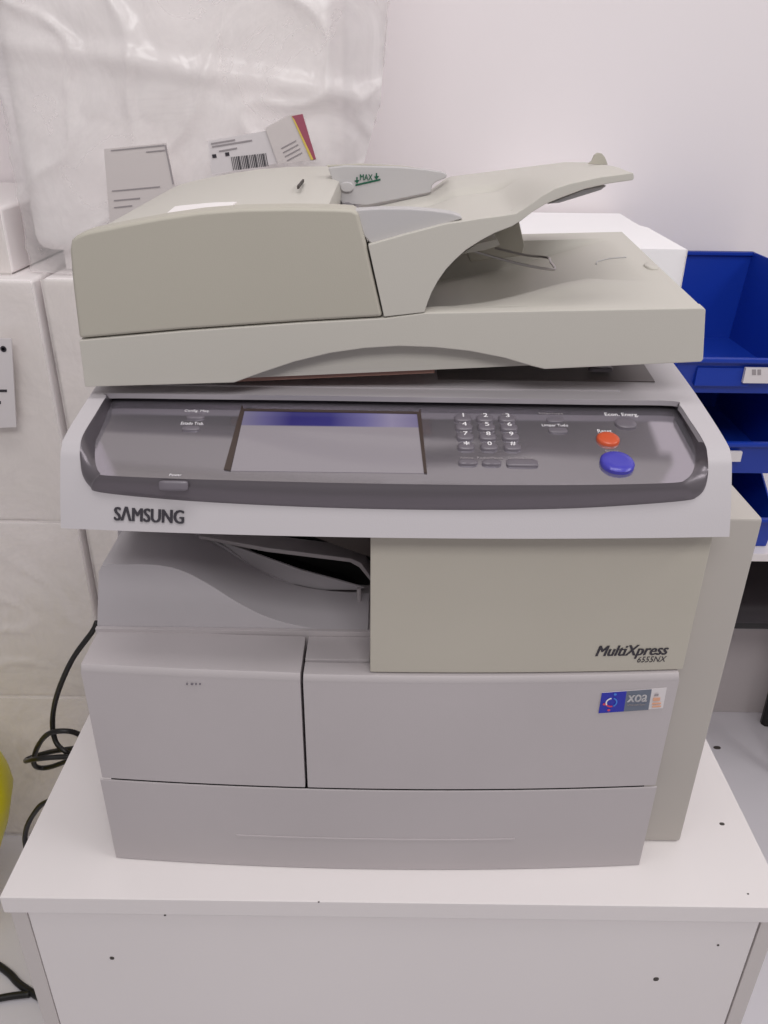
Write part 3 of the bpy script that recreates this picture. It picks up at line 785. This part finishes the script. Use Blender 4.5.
# black chair pushed under the table
ch = thing('chair', (.85, 1.3, 0), 'black padded chair pushed under the white table', 'chair')
obj('seat', box(.655, 1.06, 1.27, 1.49, .405, .452), 'chair', ch, bevel=.018, seg=4)
obj('seat_frame', box(.68, 1.04, 1.29, 1.47, .385, .4045), 'cord', ch, bevel=.004)
for x, y in ((.86, 1.30), (1.02, 1.30), (.90, 1.46), (1.02, 1.46)):
    obj('leg', tube([(x, y, .39), (x+.005, y-.005, 0)], .012), 'cord', ch)

# ================================================================== wrapped packages on the left
def nz(x, z, k=1.0, s=0):
    v = Vector((x*5+s, s*1.7, z*5))
    a = noise.fractal(v, .9, 2.2, 4)
    b_ = 1-abs(noise.noise(Vector((x*9+z*5+s, 3.1, z*11-x*4+s))))*2
    return k*(a*.004+max(0, b_)**4*.004)
def carton(name, x0, x1, y0, y1, z0, z1, label, cat, group, film='film2', seed=0, k=1, right_film=0):
    t = thing(name, ((x0+x1)/2, (y0+y1)/2, z0), label, cat, group)
    obj('carton', box(x0, x1, y0, y1, z0, z1), 'carton', t, bevel=.006, seg=3)
    nx, nzv = int((x1-x0)*140)+4, int((z1-z0)*140)+4
    def fn(s, q):
        x = x0+(x1-x0)*s; z = z0+(z1-z0)*q
        ed = min(1, 6*min(s, 1-s), 6*min(q, 1-q))
        return (x, y0-.004-abs(nz(x, z, k, seed))*ed, z)
    obj('plastic_film', sheet(fn, nx, nzv), film, t, sharp=180, wn=False)
    return t
BY = 1.12
GRP = 'film wrapped cartons stacked at the left'
XJ = -.480
ZS = (0, .350, .703, 1.076)
lab = ('lowest wrapped white carton, leftmost stack, near the black cord', 'middle film wrapped carton of the leftmost stack', 'white wrapped carton with a shipping label at the left edge')
cl = []
for i in range(3):
    cl.append(carton('wrapped_carton', -.98, XJ-.004, BY-.012, 1.49, ZS[i]+.001, ZS[i+1], lab[i], 'carton', GRP, seed=3.1*i+1, k=.55 if i == 2 else 1.3))
lab = ('lowest wrapped white carton standing behind the cabinet', 'film wrapped carton behind the printer, second from the floor', 'white carton behind the feeder, under the big film wrapped pack')
for i in range(3):
    carton('wrapped_carton', XJ+.004, -.06, BY, 1.49, ZS[i]+.001, ZS[i+1], lab[i], 'carton', GRP, seed=2.3*i+7, k=.4 if i == 2 else 1.2)
# carton on the far left above the seam
carton('wrapped_carton', -.98, -.522, BY+.02, 1.49, ZS[3]+.001, 1.165, 'small bright white box on top of the leftmost carton stack', 'carton', GRP, seed=4.4, k=.4)
# label with code on the left carton
sl = obj('shipping_label', quad(((-14, 338), (11.5, 338.5), (16.5, 427), (-8, 428)), BY-.034, .0006), 'paper', cl[2]); sl['label'] = 'white shipping label'
obj('label_mark', arc(P(3.4, 349, y=BY-.0350), .0032, 0, 360, .0022, 20), 'ink', sl)
for u0, u1, v0, v1 in ((-2, 7, 389.5, 392), (-3, 1, 401, 404)):
    obj('print_bar', quad(((u0, v0), (u1, v0), (u1, v1), (u0, v1)), BY-.0346, .0006), 'ink', sl)

# big pack in loose film
pk = thing('film_wrapped_pack', (-.28, 1.3, ZS[3]+.001), 'large white pack in crumpled clear plastic film with paper labels behind the feeder', 'package')
PX0, PX1 = -.492, -.075
obj('carton', box(PX0, PX1, BY+.03, 1.485, ZS[3]+.03, 1.80), 'carton', pk, bevel=.02, seg=3)
obj('base_board', box(PX0+.03, PX1-.03, BY+.06, 1.46, ZS[3]+.001, ZS[3]+.03), 'carton', pk)
def pf(s, q):
    z = ZS[3]+.004+(1.80-ZS[3])*q
    xr = interp([(1.07, -.075), (1.16, -.055), (1.195, -.022), (1.22, -.035), (1.30, -.012), (1.42, -.004), (1.8, -.008)], z)
    x = PX0-.012+(xr-PX0+.012)*s
    n_ = nz(x, z, 2.0, 11)
    fold = .007*math.exp(-((z-(1.335-.12*(x+.3)))/.014)**2)
    rnd = .03*(abs(2*s-1))**8
    return (x, BY+.012-abs(n_)*1.0-fold+rnd, z)
obj('plastic_film', sheet(pf, 130, 170), 'film', pk, sharp=180, wn=False)
def pf2(s, q):          # film returning round the right side
    z = ZS[3]+.004+(1.80-ZS[3])*q
    x0 = pf(1, q)[0]
    return (x0-.004-.05*s*s+nz(s, z, 1.2, 5), BY+.042+.3*s, z)
obj('plastic_film', sheet(pf2, 20, 120), 'film', pk, sharp=180, wn=False)
LYL = BY-.035
def paperobj(name, pix, m, parent, y=LYL, th=.0006):
    return obj(name, quad(pix, y, th), m, parent, smooth=False)
d1 = paperobj('document', ((104, 149), (166, 143), (178, 205), (110, 225)), 'docgrey', pk)
for (u0, v0, u1, v1) in ((111, 150, 164, 144.5), (146, 151.5, 165, 149.5), (112, 190.5, 160, 186), (114, 200, 140, 197.5), (114, 207, 132, 205)):
    paperobj('print_line', ((u0, v0), (u1, v1), (u1+.2, v1+1.3), (u0+.2, v0+1.0)), 'greyink', d1, LYL-.0007)
paperobj('document_edge', ((164.5, 145), (166, 144.8), (174, 184), (172.6, 184.3)), 'greyink', d1, LYL-.0007)
d2 = paperobj('barcode_label', ((208, 141), (270, 130), (279, 163), (212, 175)), 'paper', pk)
for k in range(22):
    u = 231+36*k/22; wd_ = (.5, .9, .6, 1.2, .7)[(k*7) % 5]; v = 157-(u-231)*.11
    paperobj('barcode_bar', ((u, v), (u+wd_, v-.1), (u+wd_+2.4, v+13), (u+2.4, v+13.2)), 'ink', d2, LYL-.0007)
for q in (((212, 154.5), (216, 154), (216.8, 157.6), (212.6, 158)), ((225, 152.6), (229, 152.1), (229.6, 155.6), (225.6, 156.2))):
    paperobj('black_square', q, 'ink', d2, LYL-.0007)
for (u0, v0, u1, v1) in ((211, 143, 235, 139), (212, 146, 252, 139.5), (219, 150.5, 237, 147.3)):
    paperobj('print_line', ((u0, v0), (u1, v1), (u1+.2, v1+1.5), (u0+.2, v0+1.5)), 'greyink', d2, LYL-.0007)
d3 = paperobj('folded_leaflet', ((265, 128), (290, 114.5), (303, 113.5), (316, 160), (278, 164)), 'docgrey', pk, LYL-.002)
paperobj('magenta_stripe', ((292, 116), (302.5, 114), (316, 159), (312.5, 160)), 'magenta', d3, LYL-.0027)
paperobj('yellow_stripe', ((291.5, 116), (294.5, 119.5), (313.5, 159.5), (311, 160)), 'yel', d3, LYL-.0030)
for k in range(4):
    paperobj('print_line', ((281+k*2, 148+k*4), (296+k*2, 140+k*4), (296.4+k*2, 141+k*4), (281.4+k*2, 149+k*4)), 'greyink', d3, LYL-.0027)

# ================================================================== cord, yellow bag
cy = .97
path = [P(97, 622, y=cy), P(92, 632, y=cy), P(72, 660, y=cy), P(57, 695, y=cy), P(52.5, 722, y=cy), P(56, 742, y=cy-.01), P(66, 752, y=cy-.02), P(74, 756, y=cy-.01), P(62, 763, y=cy), P(44, 768, y=cy+.01),
        P(34, 764, y=cy), P(37, 748, y=cy-.01), P(48, 734, y=cy-.02), P(66, 731, y=cy-.02), P(80, 735, y=cy-.01), P(90, 745, y=cy), P(75, 748, y=cy+.01), P(50, 752, y=cy+.02), P(30, 758, y=cy+.015), P(26, 761, y=cy), P(36, 759, y=cy-.03), P(60, 757, y=cy-.03), P(78, 758, y=cy-.03), P(82, 768, y=.93), P(70, 784, y=.91), P(52, 799, y=.9), P(40, 806, y=.9), P(29, 822, y=.9), P(25, 838, y=.9), P(28, 856, y=.895), P(34, 872, y=.89), P(50, 905, z=.0046), P(75, 915, z=.0046)]
tag(obj('power_cord', tube(catmull(path, 6), .0042, 8), 'cord', sharp=180, wn=False), 'black power cord hanging in loops at the left of the printer', 'cord')
path = [P(-20, 958, z=.006), P(-4, 964, z=.006), P(10, 974, z=.006), P(22, 986, z=.006), P(60, 1010, z=.006)]
tag(obj('power_cord', tube(catmull(path, 5), .0058, 8), 'cord', sharp=180, wn=False), 'upper black cord on the floor at the bottom left corner', 'cord')
path = [P(-25, 1002, z=.006), P(-5, 999, z=.006), P(12, 996, z=.006), P(30, 994, z=.006)]
tag(obj('power_cord', tube(catmull(path, 5), .0058, 8), 'cord', sharp=180, wn=False), 'lower black cord on the floor at the bottom left corner', 'cord')
# yellow bag: a plump lathe, its right flank in view
yc = P(-40, 800, y=.92)
V, Fc = [], []
R0 = (P(9.5, 800, y=.92)-yc).length
zt_, zb_ = P(0, 752, y=.92).z+.03, 0
zf_ = lambda v: P(0, v, y=.92).z/zt_
rings = [(0, .45), (.1, .5), (zf_(900), .56), (zf_(870), .64), (zf_(848), .80), (zf_(825), .94), (zf_(800), 1.0), (zf_(785), .98), (zf_(765), .88), (zf_(752), .76), (zf_(744), .5), (zf_(740), .2), (zf_(735), .12), (1, .16)]
for q, r in rings:
    for k in range(32):
        t_ = 2*math.pi*k/32
        rr = R0*r*(1+.02*math.sin(7*t_+q*4))
        V.append((yc.x-.22*max(0, yc.z-zt_*q)+rr*math.cos(t_), .92+rr*math.sin(t_), zt_*q))
for i in range(len(rings)-1):
    for k in range(32):
        k2 = (k+1) % 32; Fc.append((i*32+k, i*32+k2, (i+1)*32+k2, (i+1)*32+k))
Fc.append(tuple(range(32))); Fc.append(tuple(range((len(rings)-1)*32, len(rings)*32)))
tag(obj('plastic_bag', (V, Fc), 'yellow', sharp=80, wn=False), 'bright yellow full plastic bag at the left edge', 'bag')
